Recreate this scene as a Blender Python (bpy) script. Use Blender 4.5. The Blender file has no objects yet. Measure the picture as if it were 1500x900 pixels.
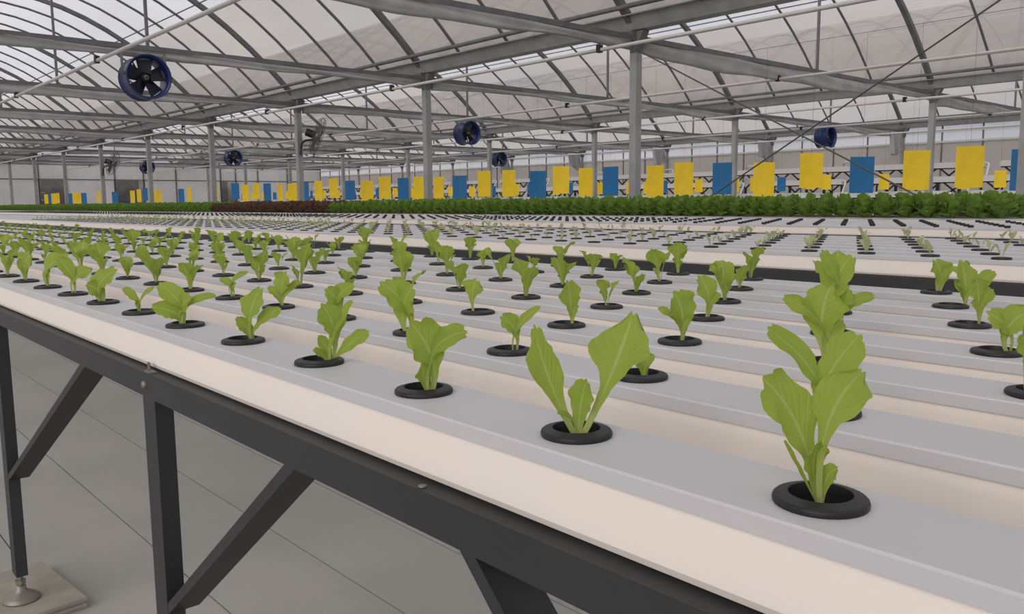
import bpy, math, random
from mathutils import Vector, Matrix

# ------------------------------------------------------------------ camera
T = 0.85                       # height of the bench tops above the floor
CAMZ = T + 0.178
YAW, PITCH, ROLL = 0.8468, 0.1244, -0.0087
FPX = 1233.8                   # focal length for a 1500 px wide frame
scene = bpy.context.scene
COL = scene.collection
cy, sy = math.cos(YAW), math.sin(YAW); cp, sp = math.cos(PITCH), math.sin(PITCH)
F = Vector((-sy*cp, cy*cp, -sp)); R0 = Vector((cy, sy, 0)); U0 = R0.cross(F)
Rv = math.cos(ROLL)*R0 + math.sin(ROLL)*U0
Uv = -math.sin(ROLL)*R0 + math.cos(ROLL)*U0
CAM = Vector((0, 0, CAMZ))
cd = bpy.data.cameras.new('camera'); cam = bpy.data.objects.new('camera', cd); COL.objects.link(cam)
m = Matrix((Rv, Uv, -F)).transposed().to_4x4(); m.translation = CAM
cam.matrix_world = m
cd.sensor_width = 36; cd.lens = FPX/1500*36; cd.clip_start = 0.02; cd.clip_end = 2000
scene.camera = cam

# ------------------------------------------------------------------ sky and exposure
w = bpy.data.worlds.new('overcast_sky'); scene.world = w; w.use_nodes = True
nt = w.node_tree; nt.nodes.clear()
wo = nt.nodes.new('ShaderNodeOutputWorld'); bg = nt.nodes.new('ShaderNodeBackground')
tc = nt.nodes.new('ShaderNodeTexCoord'); nz = nt.nodes.new('ShaderNodeTexNoise'); rp = nt.nodes.new('ShaderNodeValToRGB')
nz.inputs['Scale'].default_value = 2.2; nz.inputs['Detail'].default_value = 5; nz.inputs['Roughness'].default_value = .55
rp.color_ramp.elements[0].position = .36; rp.color_ramp.elements[0].color = (.66, .68, .76, 1)
rp.color_ramp.elements[1].position = .66; rp.color_ramp.elements[1].color = (1.0, .99, .98, 1)
nt.links.new(tc.outputs['Generated'], nz.inputs['Vector']); nt.links.new(nz.outputs['Fac'], rp.inputs['Fac'])
nt.links.new(rp.outputs['Color'], bg.inputs['Color']); bg.inputs['Strength'].default_value = 1.0
nt.links.new(bg.outputs[0], wo.inputs['Surface'])
vs = scene.view_settings
scene.display_settings.display_device = 'sRGB'
vs.view_transform = 'Standard'; vs.look = 'None'; vs.gamma = 1; vs.use_curve_mapping = False
vs.exposure = 0.13
# hazy sun behind the camera, softened by thin cloud
sd = bpy.data.lights.new('hazy_sun', 'SUN'); sd.energy = 3.0; sd.angle = math.radians(50); sd.color = (1.0, .93, .86)
so = bpy.data.objects.new('hazy_sun', sd); COL.objects.link(so)
so.rotation_euler = Vector((-.30, 1.0, -.62)).to_track_quat('-Z', 'Y').to_euler()

# ------------------------------------------------------------------ helpers
def proj(P):
    d = Vector(P) - CAM; z = d.dot(F)
    if z < .05: return (-1e6, -1e6, z)
    return (750 + FPX*d.dot(Rv)/z, 450 - FPX*d.dot(Uv)/z, z)
def in_frame(P, mx=0, my=0):
    x, y, z = proj(P); return z > .05 and -mx <= x <= 1500+mx and -my <= y <= 900+my
def tag(o, label=None, cat=None, group=None, kind=None):
    if label: o['label'] = label
    if cat: o['category'] = cat
    if group: o['group'] = group
    if kind: o['kind'] = kind
    return o
def empty(name, loc, rz=0, parent=None):
    o = bpy.data.objects.new(name, None); o.empty_display_size = .05
    o.location = loc; o.rotation_euler[2] = rz; COL.objects.link(o)
    if parent: o.parent = parent
    return o
def link(name, me, parent=None, loc=(0, 0, 0), rot=(0, 0, 0), sc=1):
    o = bpy.data.objects.new(name, me); COL.objects.link(o)
    if parent: o.parent = parent
    o.location = loc; o.rotation_euler = rot
    o.scale = (sc, sc, sc) if not hasattr(sc, '__len__') else sc
    return o
def nth(n):
    words = ['zeroth', 'first', 'second', 'third', 'fourth', 'fifth', 'sixth', 'seventh', 'eighth', 'ninth', 'tenth']
    if n <= 10: return words[n]
    return '%d%s' % (n, 'th' if 10 <= n % 100 <= 20 else {1: 'st', 2: 'nd', 3: 'rd'}.get(n % 10, 'th'))

class MB:
    def __init__(s): s.v = []; s.f = []; s.uv = []; s.sm = []
    def add(s, vs, fs, smooth=False, uv=None):
        b = len(s.v); s.v += [tuple(v) for v in vs]; s.f += [tuple(i+b for i in f) for f in fs]
        s.sm += [smooth]*len(fs)
        s.uv += list(uv) if uv else [(0, 0)]*len(vs)
    def box(s, x0, x1, y0, y1, z0, z1):
        s.add([(x0,y0,z0),(x1,y0,z0),(x1,y1,z0),(x0,y1,z0),(x0,y0,z1),(x1,y0,z1),(x1,y1,z1),(x0,y1,z1)],
              [(0,3,2,1),(4,5,6,7),(0,1,5,4),(1,2,6,5),(2,3,7,6),(3,0,4,7)])
    def prism(s, prof, x0, x1, axis=0, smooth=False, cap=True):
        n = len(prof)
        def P(a, q): return (a, q[0], q[1]) if axis == 0 else (q[0], a, q[1]) if axis == 1 else (q[0], q[1], a)
        fs = [(i, (i+1) % n, n+(i+1) % n, n+i) for i in range(n)]
        s.add([P(x0, q) for q in prof]+[P(x1, q) for q in prof], fs, smooth)
        if cap: s.add([P(x0, q) for q in prof]+[P(x1, q) for q in prof], [tuple(range(n-1, -1, -1)), tuple(range(n, 2*n))])
    def sweep(s, pts, ra, rb=None, n=6, up=Vector((0, 0, 1)), smooth=True, rect=False):
        """tube (or rectangular bar) along a polyline; ra, rb half sizes"""
        rb = rb or ra; pts = [Vector(p) for p in pts]; vs = []
        if rect: sec = [(-1,-1),(1,-1),(1,1),(-1,1)]; n = 4; smooth = False
        else: sec = [(math.cos(2*math.pi*k/n), math.sin(2*math.pi*k/n)) for k in range(n)]
        for i, p in enumerate(pts):
            t = (pts[min(i+1, len(pts)-1)]-pts[max(i-1, 0)]).normalized()
            u = up if abs(t.dot(up)) < .98 else Vector((1, 0, 0))
            a = t.cross(u).normalized(); b = a.cross(t)
            r1 = ra[i] if hasattr(ra, '__len__') else ra; r2 = rb[i] if hasattr(rb, '__len__') else rb
            vs += [p+a*(r1*c)+b*(r2*d) for c, d in sec]
        fs = []
        for i in range(len(pts)-1):
            for k in range(n):
                fs.append((i*n+k, i*n+(k+1) % n, (i+1)*n+(k+1) % n, (i+1)*n+k))
        s.add(vs, fs, smooth)
        s.add(vs[:n]+vs[-n:], [tuple(range(n-1, -1, -1)), tuple(range(n, 2*n))])
    def lathe(s, prof, n=16, c=(0, 0, 0), smooth=True, M=None):
        vs = []
        for r, z in prof:
            for k in range(n):
                a = 2*math.pi*k/n; p = Vector((r*math.cos(a), r*math.sin(a), z))
                if M: p = M @ p
                vs.append(p+Vector(c))
        fs = []
        for i in range(len(prof)-1):
            for k in range(n): fs.append((i*n+k, i*n+(k+1) % n, (i+1)*n+(k+1) % n, (i+1)*n+k))
        s.add(vs, fs, smooth)
    def merge(s, o, M):
        s.add([M @ Vector(v) for v in o.v], o.f, True, o.uv)
    def mesh(s, name, mat):
        me = bpy.data.meshes.new(name); me.from_pydata(s.v, [], s.f)
        me.materials.append(mat)
        me.polygons.foreach_set('use_smooth', s.sm)
        if any(u != (0, 0) for u in s.uv):
            l = me.uv_layers.new(name='UVMap'); idx = [0]*len(me.loops)
            me.loops.foreach_get('vertex_index', idx)
            flat = []
            for i in idx: flat += s.uv[i]
            l.data.foreach_set('uv', flat)
        me.update(); return me
    def obj(s, name, mat, parent=None, **k): return link(name, s.mesh(name, mat), parent, **k)

# ------------------------------------------------------------------ materials
def mat(name, col, rough=.5, metal=0, noise=0, nscale=20, col2=None, bump=0, bscale=200, spec=.5):
    m = bpy.data.materials.new(name); m.use_nodes = True; n = m.node_tree.nodes; l = m.node_tree.links
    b = n['Principled BSDF']; b.inputs['Base Color'].default_value = (*col, 1)
    b.inputs['Roughness'].default_value = rough; b.inputs['Metallic'].default_value = metal
    b.inputs['Specular IOR Level'].default_value = spec
    if noise or bump:
        t = n.new('ShaderNodeTexCoord')
    if noise:
        z = n.new('ShaderNodeTexNoise'); z.inputs['Scale'].default_value = nscale; z.inputs['Detail'].default_value = 4
        r = n.new('ShaderNodeMix'); r.data_type = 'RGBA'
        c2 = col2 or tuple(c*(1-noise) for c in col)
        r.inputs[6].default_value = (*col, 1); r.inputs[7].default_value = (*c2, 1)
        mp = n.new('ShaderNodeMapRange'); mp.inputs['From Min'].default_value = .35; mp.inputs['From Max'].default_value = .65
        l.new(t.outputs['Object'], z.inputs['Vector']); l.new(z.outputs['Fac'], mp.inputs['Value'])
        l.new(mp.outputs[0], r.inputs[0]); l.new(r.outputs[2], b.inputs['Base Color'])
    if bump:
        z2 = n.new('ShaderNodeTexNoise'); z2.inputs['Scale'].default_value = bscale
        bp = n.new('ShaderNodeBump'); bp.inputs['Strength'].default_value = bump; bp.inputs['Distance'].default_value = .002
        l.new(t.outputs['Object'], z2.inputs['Vector']); l.new(z2.outputs['Fac'], bp.inputs['Height']); l.new(bp.outputs[0], b.inputs['Normal'])
    return m
def leaf_mat(name, blade, blade2, rib, trans=.45):
    m = bpy.data.materials.new(name); m.use_nodes = True; n = m.node_tree.nodes; l = m.node_tree.links
    b = n['Principled BSDF']; out = n['Material Output']
    uv = n.new('ShaderNodeUVMap'); sx = n.new('ShaderNodeSeparateXYZ'); l.new(uv.outputs[0], sx.inputs[0])
    def math_(op, a, bb=None, clamp=False):
        k = n.new('ShaderNodeMath'); k.operation = op; k.use_clamp = clamp
        for i, q in enumerate((a, bb)):
            if q is None: continue
            if isinstance(q, (int, float)): k.inputs[i].default_value = q
            else: l.new(q, k.inputs[i])
        return k.outputs[0]
    d = math_('ABSOLUTE', math_('SUBTRACT', sx.outputs[0], .5))
    ribw = math_('SUBTRACT', .13, math_('MULTIPLY', sx.outputs[1], .11))
    ribf = math_('SUBTRACT', 1, math_('DIVIDE', d, ribw), True)
    base = math_('SUBTRACT', 1, math_('MULTIPLY', sx.outputs[1], 2.6), True)
    fac = math_('MULTIPLY', math_('MAXIMUM', math_('MULTIPLY', ribf, .55), base), 1, True)
    # side veins: waves that climb outward from the rib
    ph = math_('SUBTRACT', math_('MULTIPLY', sx.outputs[1], 60), math_('MULTIPLY', d, 45))
    vein = math_('POWER', math_('MULTIPLY', math_('ADD', math_('SINE', ph), 1), .5), 6)
    fac = math_('MAXIMUM', fac, math_('MULTIPLY', vein, .09))
    t = n.new('ShaderNodeTexCoord'); z = n.new('ShaderNodeTexNoise'); z.inputs['Scale'].default_value = 45
    l.new(t.outputs['Object'], z.inputs['Vector'])
    oi = n.new('ShaderNodeObjectInfo')
    f2 = math_('ADD', math_('MULTIPLY', z.outputs['Fac'], .7), math_('MULTIPLY', oi.outputs['Random'], .35), True)
    c = n.new('ShaderNodeMix'); c.data_type = 'RGBA'; c.inputs[6].default_value = (*blade, 1); c.inputs[7].default_value = (*blade2, 1); l.new(f2, c.inputs[0])
    c2 = n.new('ShaderNodeMix'); c2.data_type = 'RGBA'; l.new(c.outputs[2], c2.inputs[6]); c2.inputs[7].default_value = (*rib, 1); l.new(fac, c2.inputs[0])
    l.new(c2.outputs[2], b.inputs['Base Color']); b.inputs['Roughness'].default_value = .5; b.inputs['Specular IOR Level'].default_value = .3
    bp = n.new('ShaderNodeBump'); bp.inputs['Strength'].default_value = .35; bp.inputs['Distance'].default_value = .001
    l.new(math_('ADD', math_('MULTIPLY', vein, -1), z.outputs['Fac']), bp.inputs['Height']); l.new(bp.outputs[0], b.inputs['Normal'])
    tr = n.new('ShaderNodeBsdfTranslucent'); l.new(c2.outputs[2], tr.inputs['Color'])
    mx = n.new('ShaderNodeMixShader'); mx.inputs[0].default_value = trans
    l.new(b.outputs[0], mx.inputs[1]); l.new(tr.outputs[0], mx.inputs[2]); l.new(mx.outputs[0], out.inputs['Surface'])
    return m
def film_mat(name, clear, tint, milk, milk2, streak=1.0):
    m = bpy.data.materials.new(name); m.use_nodes = True; n = m.node_tree.nodes; l = m.node_tree.links
    n.remove(n['Principled BSDF']); out = n['Material Output']
    tr = n.new('ShaderNodeBsdfTransparent'); tr.inputs[0].default_value = (*tint, 1)
    tl = n.new('ShaderNodeBsdfTranslucent'); df = n.new('ShaderNodeBsdfDiffuse')
    t = n.new('ShaderNodeTexCoord'); mp = n.new('ShaderNodeMapping'); mp.inputs['Scale'].default_value = (.12, .45, .45)
    z = n.new('ShaderNodeTexNoise'); z.inputs['Scale'].default_value = 1.5; z.inputs['Detail'].default_value = 6
    l.new(t.outputs['Object'], mp.inputs[0]); l.new(mp.outputs[0], z.inputs['Vector'])
    mr = n.new('ShaderNodeMapRange'); mr.inputs['From Min'].default_value = .36; mr.inputs['From Max'].default_value = .64
    l.new(z.outputs['Fac'], mr.inputs['Value'])
    c = n.new('ShaderNodeMix'); c.data_type = 'RGBA'; c.inputs[6].default_value = (*milk, 1); c.inputs[7].default_value = (*milk2, 1)
    l.new(mr.outputs[0], c.inputs[0])
    l.new(c.outputs[2], tl.inputs[0]); l.new(c.outputs[2], df.inputs[0])
    a = n.new('ShaderNodeMixShader'); a.inputs[0].default_value = .35; l.new(tl.outputs[0], a.inputs[1]); l.new(df.outputs[0], a.inputs[2])
    f = n.new('ShaderNodeMapRange'); f.inputs['To Min'].default_value = clear-.1*streak; f.inputs['To Max'].default_value = clear+.1*streak
    z2 = n.new('ShaderNodeTexNoise'); z2.inputs['Scale'].default_value = 3; z2.inputs['Detail'].default_value = 5
    l.new(mp.outputs[0], z2.inputs['Vector']); l.new(z2.outputs['Fac'], f.inputs['Value'])
    f.inputs['From Min'].default_value = .3; f.inputs['From Max'].default_value = .7
    b = n.new('ShaderNodeMixShader'); l.new(f.outputs[0], b.inputs[0]); l.new(a.outputs[0], b.inputs[1]); l.new(tr.outputs[0], b.inputs[2])
    l.new(b.outputs[0], out.inputs['Surface'])
    return m

M = {}
M['lid'] = mat('grey_plastic_lid', (.565, .55, .575), .45, noise=1, nscale=3.0, col2=(.53, .535, .555))
M['cream'] = mat('cream_plastic', (.88, .81, .745), .5, noise=1, nscale=5, col2=(.86, .80, .75))
M['cup'] = mat('black_cup_plastic', (.009, .009, .010), .45, bump=.25, bscale=150)
M['plug'] = mat('black_plug', (.008, .008, .009), .6)
M['steel_dark'] = mat('charcoal_steel', (.030, .031, .033), .55, noise=.15, nscale=9, bump=.1)
M['zinc'] = mat('bright_zinc', (.26, .25, .22), .5, .7)
M['galv'] = mat('galvanised_steel', (.36, .36, .365), .6, .15, noise=.2, nscale=4)
M['galv_dark'] = mat('weathered_galvanised_steel', (.17, .17, .175), .6, .15, noise=.25, nscale=4)
M['pipe'] = mat('pale_pipe', (.56, .55, .53), .4, .1)
M['cloth'] = mat('grey_shade_cloth', (.42, .42, .42), .9, noise=.2, nscale=3, bump=.3, bscale=30)
M['floor'] = mat('concrete', (.40, .395, .37), .75, noise=1, nscale=1.2, col2=(.34, .335, .32), bump=.2, bscale=90)
M['joint'] = mat('dark_joint', (.10, .10, .10), .9)
M['board'] = mat('grey_board', (.36, .34, .29), .8, noise=.2, nscale=12)
M['blue'] = mat('blue_enamel', (.010, .024, .115), .35)
M['navy'] = mat('dark_fan_blades', (.012, .014, .03), .4)
M['black'] = mat('black_metal', (.012, .012, .012), .5)
M['yellow'] = mat('yellow_sticky_card', (.95, .66, .012), .45, noise=.12, nscale=6)
M['bluecard'] = mat('blue_sticky_card', (.010, .16, .40), .45, noise=.15, nscale=6)
M['white'] = mat('white_plastic', (.72, .72, .72), .45)
M['wire'] = mat('steel_wire', (.12, .12, .12), .5, .5)
M['panel'] = mat('white_wall_panel', (.72, .72, .73), .7, noise=.1, nscale=1)
M['dark_room'] = mat('dim_room_surface', (.22, .21, .20), .8, noise=.3, nscale=2)
M['leaf'] = leaf_mat('lettuce_leaf', (.29, .41, .05), (.37, .47, .07), (.58, .63, .27))
M['leaf_pale'] = leaf_mat('pale_seedling_leaf', (.44, .50, .23), (.54, .57, .32), (.62, .63, .42))
M['leaf_head'] = leaf_mat('mature_lettuce_leaf', (.15, .265, .04), (.21, .34, .06), (.32, .42, .12), .35)
M['leaf_red'] = leaf_mat('red_lettuce_leaf', (.13, .072, .052), (.19, .105, .075), (.16, .14, .07), .3)
M['film'] = film_mat('roof_film', .50, (.80, .80, .825), (.80, .765, .765), (.70, .715, .75), 1.6)
M['film_old'] = film_mat('aged_roof_film', .34, (.70, .67, .645), (.66, .60, .56), (.55, .53, .53), 1.3)
M['film_wall'] = film_mat('clear_wall_film', .6, (.88, .88, .9), (.8, .8, .82), (.7, .71, .74))
M['film_wall_low'] = film_mat('milky_wall_film', .12, (.84, .8, .76), (.66, .62, .59), (.58, .56, .55), .5)
M['earth'] = mat('outside_ground', (.22, .21, .18), .9, noise=.3, nscale=.5)

# ------------------------------------------------------------------ greenhouse dimensions
L1, L2, L3 = 9.371, 19.284, 29.196; W = L2-L1
LINES = [L1-2*W, L1-W, L1, L2, L3]
A1 = -7.931; BAY = 5.0; XE = A1-9*BAY; XS = A1+4*BAY
zr = lambda z: z+T+.006                # heights measured from the bench top
GZ = zr(2.52)                          # underside of the gutters
def colx(k): return A1-k*BAY

# ------------------------------------------------------------------ floor
fl = MB(); fl.box(XE-.5, XS, LINES[0], L3, -.10, -.007)
floor = tag(fl.obj('floor', M['joint']), kind='structure')
sp_ = .325; me = None
fb = MB(); fb.box(-9, 9, .002, sp_-.002, -.006, 0); slab = fb.mesh('slab', M['floor'])
for i in range(-4, 14):
    link('slab', slab, floor, (-7.5, .474+(i-0)*sp_, 0))
fr = MB()
fr.box(XE-.4, XS, .474+14*sp_+.002, L3, -.006, 0); fr.box(XE-.4, XS, LINES[0], .474-4*sp_, -.006, 0)
fr.box(XE-.4, -16.504, .474-4*sp_, .474+14*sp_, -.006, 0); fr.box(1.504, XS, .474-4*sp_, .474+14*sp_, -.006, 0)
fr.obj('concrete_sheet', M['floor'], floor)
gr = MB(); gr.box(-300, 300, -300, 300, -.5, -.12); tag(gr.obj('outer_ground_1', M['earth']), kind='structure')  # open ground outside the greenhouse, not a trim piece

# ------------------------------------------------------------------ roof
ceiling = tag(empty('ceiling', (0, (LINES[0]+L3)/2, GZ)), kind='structure')
ceiling.location = (0, 0, 0)
RISE = 2.52
def arch_z(u): return GZ+.10+RISE*(1-(2*u-1)**2)
def arch_pts(y0, y1, n=20, off=0): return [(0, y0+(y1-y0)*i/n, arch_z(i/n)+off) for i in range(n+1)]
main = MB(); main.sweep(arch_pts(.1, W-.1), .05, .045, rect=True); main_me = main.mesh('main_arch', M['galv_dark'])
thin = MB(); thin.sweep(arch_pts(.1, W-.1), .027, .027, n=6); thin_me = thin.mesh('arch', M['galv_dark'])
for s in range(4):
    y0 = LINES[s]; 
    N = int((XS-XE)/(BAY/4)+.5)
    for i in range(N+1):
        x = XE+i*BAY/4
        if s == 0 and x < -20: continue
        if i % 4 == 0: link('main_arch', main_me, ceiling, (x, y0, 0))
        else: link('arch', thin_me, ceiling, (x, y0, 0))
    # film: clear crown and aged lower strips next to the gutters
    n = 32; f1 = MB(); f2 = MB()
    for i in range(n):
        a, b = i/n, (i+1)/n
        tgt = f1 if 6 <= i < 26 else f2
        for j in range(12):
            xa = XE+(XS-XE)*j/12; xb = XE+(XS-XE)*(j+1)/12
            ya, yb = y0+.1+(W-.2)*a, y0+.1+(W-.2)*b; za, zb = arch_z(a)+.055, arch_z(b)+.055
            tgt.add([(xa,ya,za),(xb,ya,za),(xb,yb,zb),(xa,yb,zb)], [(0,1,2,3)], True)
    f1.obj('roof_film', M['film'], ceiling); f2.obj('lower_film_strip', M['film_old'], ceiling)
    for u in (.22, .5, .78):
        p = MB(); p.sweep([(XE, y0+W*u, arch_z(u)-.03), (XS, y0+W*u, arch_z(u)-.03)], .014, n=5); p.obj('purlin', M['galv_dark'], ceiling)
for y in LINES:
    g = MB()
    prof = [(-.10,0),(.10,0),(.20,.17),(.27,.17),(.27,.185),(.19,.185),(.09,.015),(-.09,.015),(-.19,.185),(-.27,.185),(-.27,.17),(-.20,.17)]
    g.prism([(y+a, GZ+b) for a, b in prof], XE, XS)
    g.obj('gutter', M['galv'], ceiling)
    for sgn in (-1, 1):
        rr = MB(); rr.sweep([(XE, y+sgn*.34, GZ+.27), (XS, y+sgn*.34, GZ+.27)], .035, n=6); rr.obj('film_roll', M['galv_dark'], ceiling)

# ------------------------------------------------------------------ columns
def column_mesh():
    a = MB(); a.box(-.06, .06, -.06, .06, 0, GZ-.02); return a.mesh('post', M['galv'])
def cap_mesh():
    a = MB(); pr = [(-.05, GZ-.30), (.05, GZ-.30), (.07, GZ-.22), (.18, GZ-.02), (.18, GZ-.002), (-.18, GZ-.002), (-.18, GZ-.02), (-.07, GZ-.22)]
    a.prism(pr, -.065, .065, axis=1)
    a.prism([(p[0]*.9, p[1]) for p in pr], -.062, .062, axis=0); return a.mesh('bracket', M['galv_dark'])
def base_mesh():
    a = MB(); a.box(-.12, .12, -.12, .12, 0, .012); return a.mesh('base_plate', M['galv'])
cm, cpm, bm_ = column_mesh(), cap_mesh(), base_mesh()
for li, (y, nm) in enumerate(((L1, 'nearer'), (L2, 'farther'), (L3, 'wall'))):
    n = 0
    for k in range(-1, 9):
        x = colx(k)
        vis = in_frame((x, y, 1.2), 30)
        if not vis and k < 3: continue
        n += 1
        t = empty('column', (x, y, 0))
        if li < 2: lb = 'grey steel column under the roof gutter, %s from the right in the %s column line' % (nth(n), nm)
        else: lb = 'slim grey steel column standing against the right-hand film wall, %s from the right' % nth(n)
        tag(t, lb, 'column', 'greenhouse columns')
        link('post', cm, t, sc=(1, 1, 1) if li < 2 else (.75, .75, 1)); link('bracket', cpm, t); link('base_plate', bm_, t)

# ------------------------------------------------------------------ cross beams with bunched shade cloth
rnd = random.Random(4)
def bundle_mesh(seed, y0, y1, amp=1.0):
    r = random.Random(seed); n = 40; mb = MB(); vs = []
    ph = [r.uniform(0, 6.28) for _ in range(6)]
    sec = 10
    prf = [(1.0, .6), (.86, 1.0), (.7, .8), (.52, 1.05), (.34, .75), (.16, .9), (0, .35)]
    sec = 2*len(prf)
    for i in range(n+1):
        u = i/n; y = y0+(y1-y0)*u
        d = (.09+.035*math.sin(u*5+ph[0])+.018*math.sin(u*13+ph[1])+.006*math.sin(u*37+ph[2]))*amp
        top = zr(2.41)+.006*math.sin(u*19+ph[5]); bot = zr(2.36)-d
        for k in range(sec):
            f = 1 if k < len(prf) else -1
            h, wv = prf[k] if f == 1 else prf[sec-1-k]
            q = .034*wv+.010*math.sin(u*22+h*9+ph[3]+f)+.006*math.sin(u*51+h*17+ph[4])
            vs.append((.012*math.sin(u*11+ph[1])*(1-h)+f*max(q, .008), y, bot+(top-bot)*h))
    fs = [(i*sec+k, i*sec+(k+1) % sec, (i+1)*sec+(k+1) % sec, (i+1)*sec+k) for i in range(n) for k in range(sec)]
    fs += [tuple(range(sec-1, -1, -1)), tuple(n*sec+k for k in range(sec))]
    mb.add(vs, fs, True); return mb.mesh('curtain_bundle', M['cloth'])
bar = MB(); bar.box(-.04, .04, LINES[1], L3, zr(2.39), zr(2.46)); bar_me = bar.mesh('bar', M['galv_dark'])
kp = MB(); kp.box(-.02, .02, -.02, .02, zr(2.46), arch_z(.5)-.04); kp_me = kp.mesh('king_post', M['galv_dark'])
PIPES = [3.71, 8.62, 13.05, 17.9, 22.6, 26.6]; PZ = zr(2.185)
clip_ = MB(); clip_.box(-.035, .035, -.03, .03, zr(2.15), zr(2.25)); clip_me = clip_.mesh('pipe_clip', M['black'])
for k in range(-1, 9):
    t = empty('cross_beam', (colx(k), 0, 0))
    wh = 'crossing above the nearest visible column bay' if k == -1 else '%s from the camera' % nth(k+2)
    tag(t, 'grey cross beam wrapped in bunched shade cloth, %s under the arched roof' % nth(k+2) if k >= 0 else 'grey cross beam wrapped in shade cloth at the far right column', 'beam', 'wrapped cross beams')
    link('bar', bar_me, t)
    for s in (1, 2, 3):
        me = bundle_mesh(k*7+s, LINES[s]+.12, LINES[s+1]-(.12 if s < 3 else 1.0), 2.2 if k < 0 else 1.7 if k == 0 else 1.15)
        link('curtain_bundle', me, t); link('king_post', kp_me, t, (0, LINES[s]+W/2, 0))
    for y in PIPES[:5]: link('pipe_clip', clip_me, t, (0, y, 0))
for i, y in enumerate(PIPES):
    p = MB(); p.sweep([(XE, 0, 0), (A1+BAY*1.4, 0, 0)], .026, n=8)
    o = p.obj('overhead_pipe', M['pipe'], loc=(0, y, PZ))
    tag(o, 'long thin pale pipe under the cross beams, %s from the near side' % nth(i+1), 'pipe', 'overhead pipes')
# hanging bunched curtain ends by the right-hand wall
def hang_mesh(seed):
    r = random.Random(seed); mb = MB(); n = 26; vs = []; rows = 6
    for j in range(rows+1):
        v = j/rows
        for i in range(n+1):
            u = i/n; a = 1-.08*v
            vs.append((.07*math.sin(u*38+seed)*(1+.4*v)+.05, -.75*u*a+.1*v, zr(2.36)-v*(.66+.10*math.sin(u*5+seed))))
    fs = [(j*(n+1)+i, j*(n+1)+i+1, (j+1)*(n+1)+i+1, (j+1)*(n+1)+i) for j in range(rows) for i in range(n)]
    mb.add(vs, fs, True); return mb.mesh('hanging_curtain', M['cloth'])
for k in range(0, 6):
    o = link('hanging_curtain', hang_mesh(k*3+1), None, (colx(k), L3-.25, 0))
    tag(o, 'gathered grey curtain end hanging from the %s cross beam at the film wall' % nth(k+2), 'curtain', 'hanging curtain ends')
# bracing cables between the two nearest columns
for a, b, lb in (((colx(0)+.06, L1-.07, zr(2.26)), (colx(-1)-.06, L1-.07, zr(-.3)), 'dark bracing cable falling to the right from the big central column'),
                 ((colx(-1)-.06, L1+.08, zr(2.3)), (colx(0)+.06, L1+.08, zr(-.45)), 'dark bracing cable rising to the top right behind the sticky cards')):
    c = MB(); c.sweep([a, b], .010, n=5); tag(c.obj('brace_cable', M['wire']), lb, 'cable', 'bracing cables')

# ------------------------------------------------------------------ walls
wr = tag(empty('wall_right', (0, 0, 0)), kind='structure')
def sheet(x0, x1, y0, y1, z0, z1):
    q = MB(); q.box(x0, x1, y0, y1, z0, z1); return q
N = int((XS-XE)/BAY)
for i in range(N):
    xa, xb = XE+i*BAY, XE+(i+1)*BAY
    sheet(xa, xb, L3+.075, L3+.08, .3, zr(2.0)).obj('lower_panel', M['film_wall_low'], wr)
    sheet(xa, xb, L3+.075, L3+.08, zr(2.0), GZ+.1).obj('upper_panel', M['film_wall'], wr)
    for xx in (xa+1.25, xa+2.5, xa+3.75):
        q = MB(); q.box(xx-.02, xx+.02, L3+.03, L3+.07, 0, GZ+.1); q.obj('mullion', M['galv_dark'], wr)
for z, r in ((2.0, .03), (2.33, .02), (3.0-.4, .02)):
    q = MB(); q.box(XE, XS, L3+.0, L3+.03, zr(z)-r, zr(z)+r); q.obj('rail', M['pipe'], wr)
q = MB(); q.box(XE, XS, L3, L3+.12, -.1, .3); q.obj('kerb', M['floor'], wr)

wl = tag(empty('wall_left', (0, 0, 0)), kind='structure')
DOORS = [(11.72, 13.12), (15.72, 17.35), (22.1, 23.1)]; DZ = zr(1.62)
def wallbox(y0, y1, z0, z1, name='wall_panel', m='panel'):
    q = MB(); q.box(XE-.08, XE, y0, y1, z0, z1); return q.obj(name, M[m], wl)
segs = [LINES[1], 2.0, 4.5, 7.0, L1, DOORS[0][0], DOORS[0][1], DOORS[1][0], DOORS[1][1], L2, DOORS[2][0], DOORS[2][1], 24.6, 26.7, L3]
for a, b in zip(segs[:-1], segs[1:]):
    if (a, b) in DOORS: wallbox(a, b, DZ, zr(2.47))
    else: wallbox(a, b, 0, zr(2.47)-.0)
    wallbox(a, b, zr(2.50), GZ+.15, 'upper_wall_panel')
for s in range(1, 4):   # gable ends
    pts = [(LINES[s]+.1+(W-.2)*i/20, arch_z(i/20)) for i in range(21)]
    q = MB(); q.prism([(LINES[s]+.1, GZ+.15)]+[p for p in pts if p[1] > GZ+.15]+[(LINES[s+1]-.1, GZ+.15)], XE-.06, XE-.05); q.obj('gable_film', M['film'], wl)
for z in (1.65, 2.485):
    q = MB(); q.box(XE, XE+.03, LINES[1], L3, zr(z)-.02, zr(z)+.02); q.obj('rail', M['wire'], wl)
for y in segs:
    q = MB(); q.box(XE, XE+.05, y-.035, y+.035, 0, GZ); q.obj('post', M['galv_dark'], wl)
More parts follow.
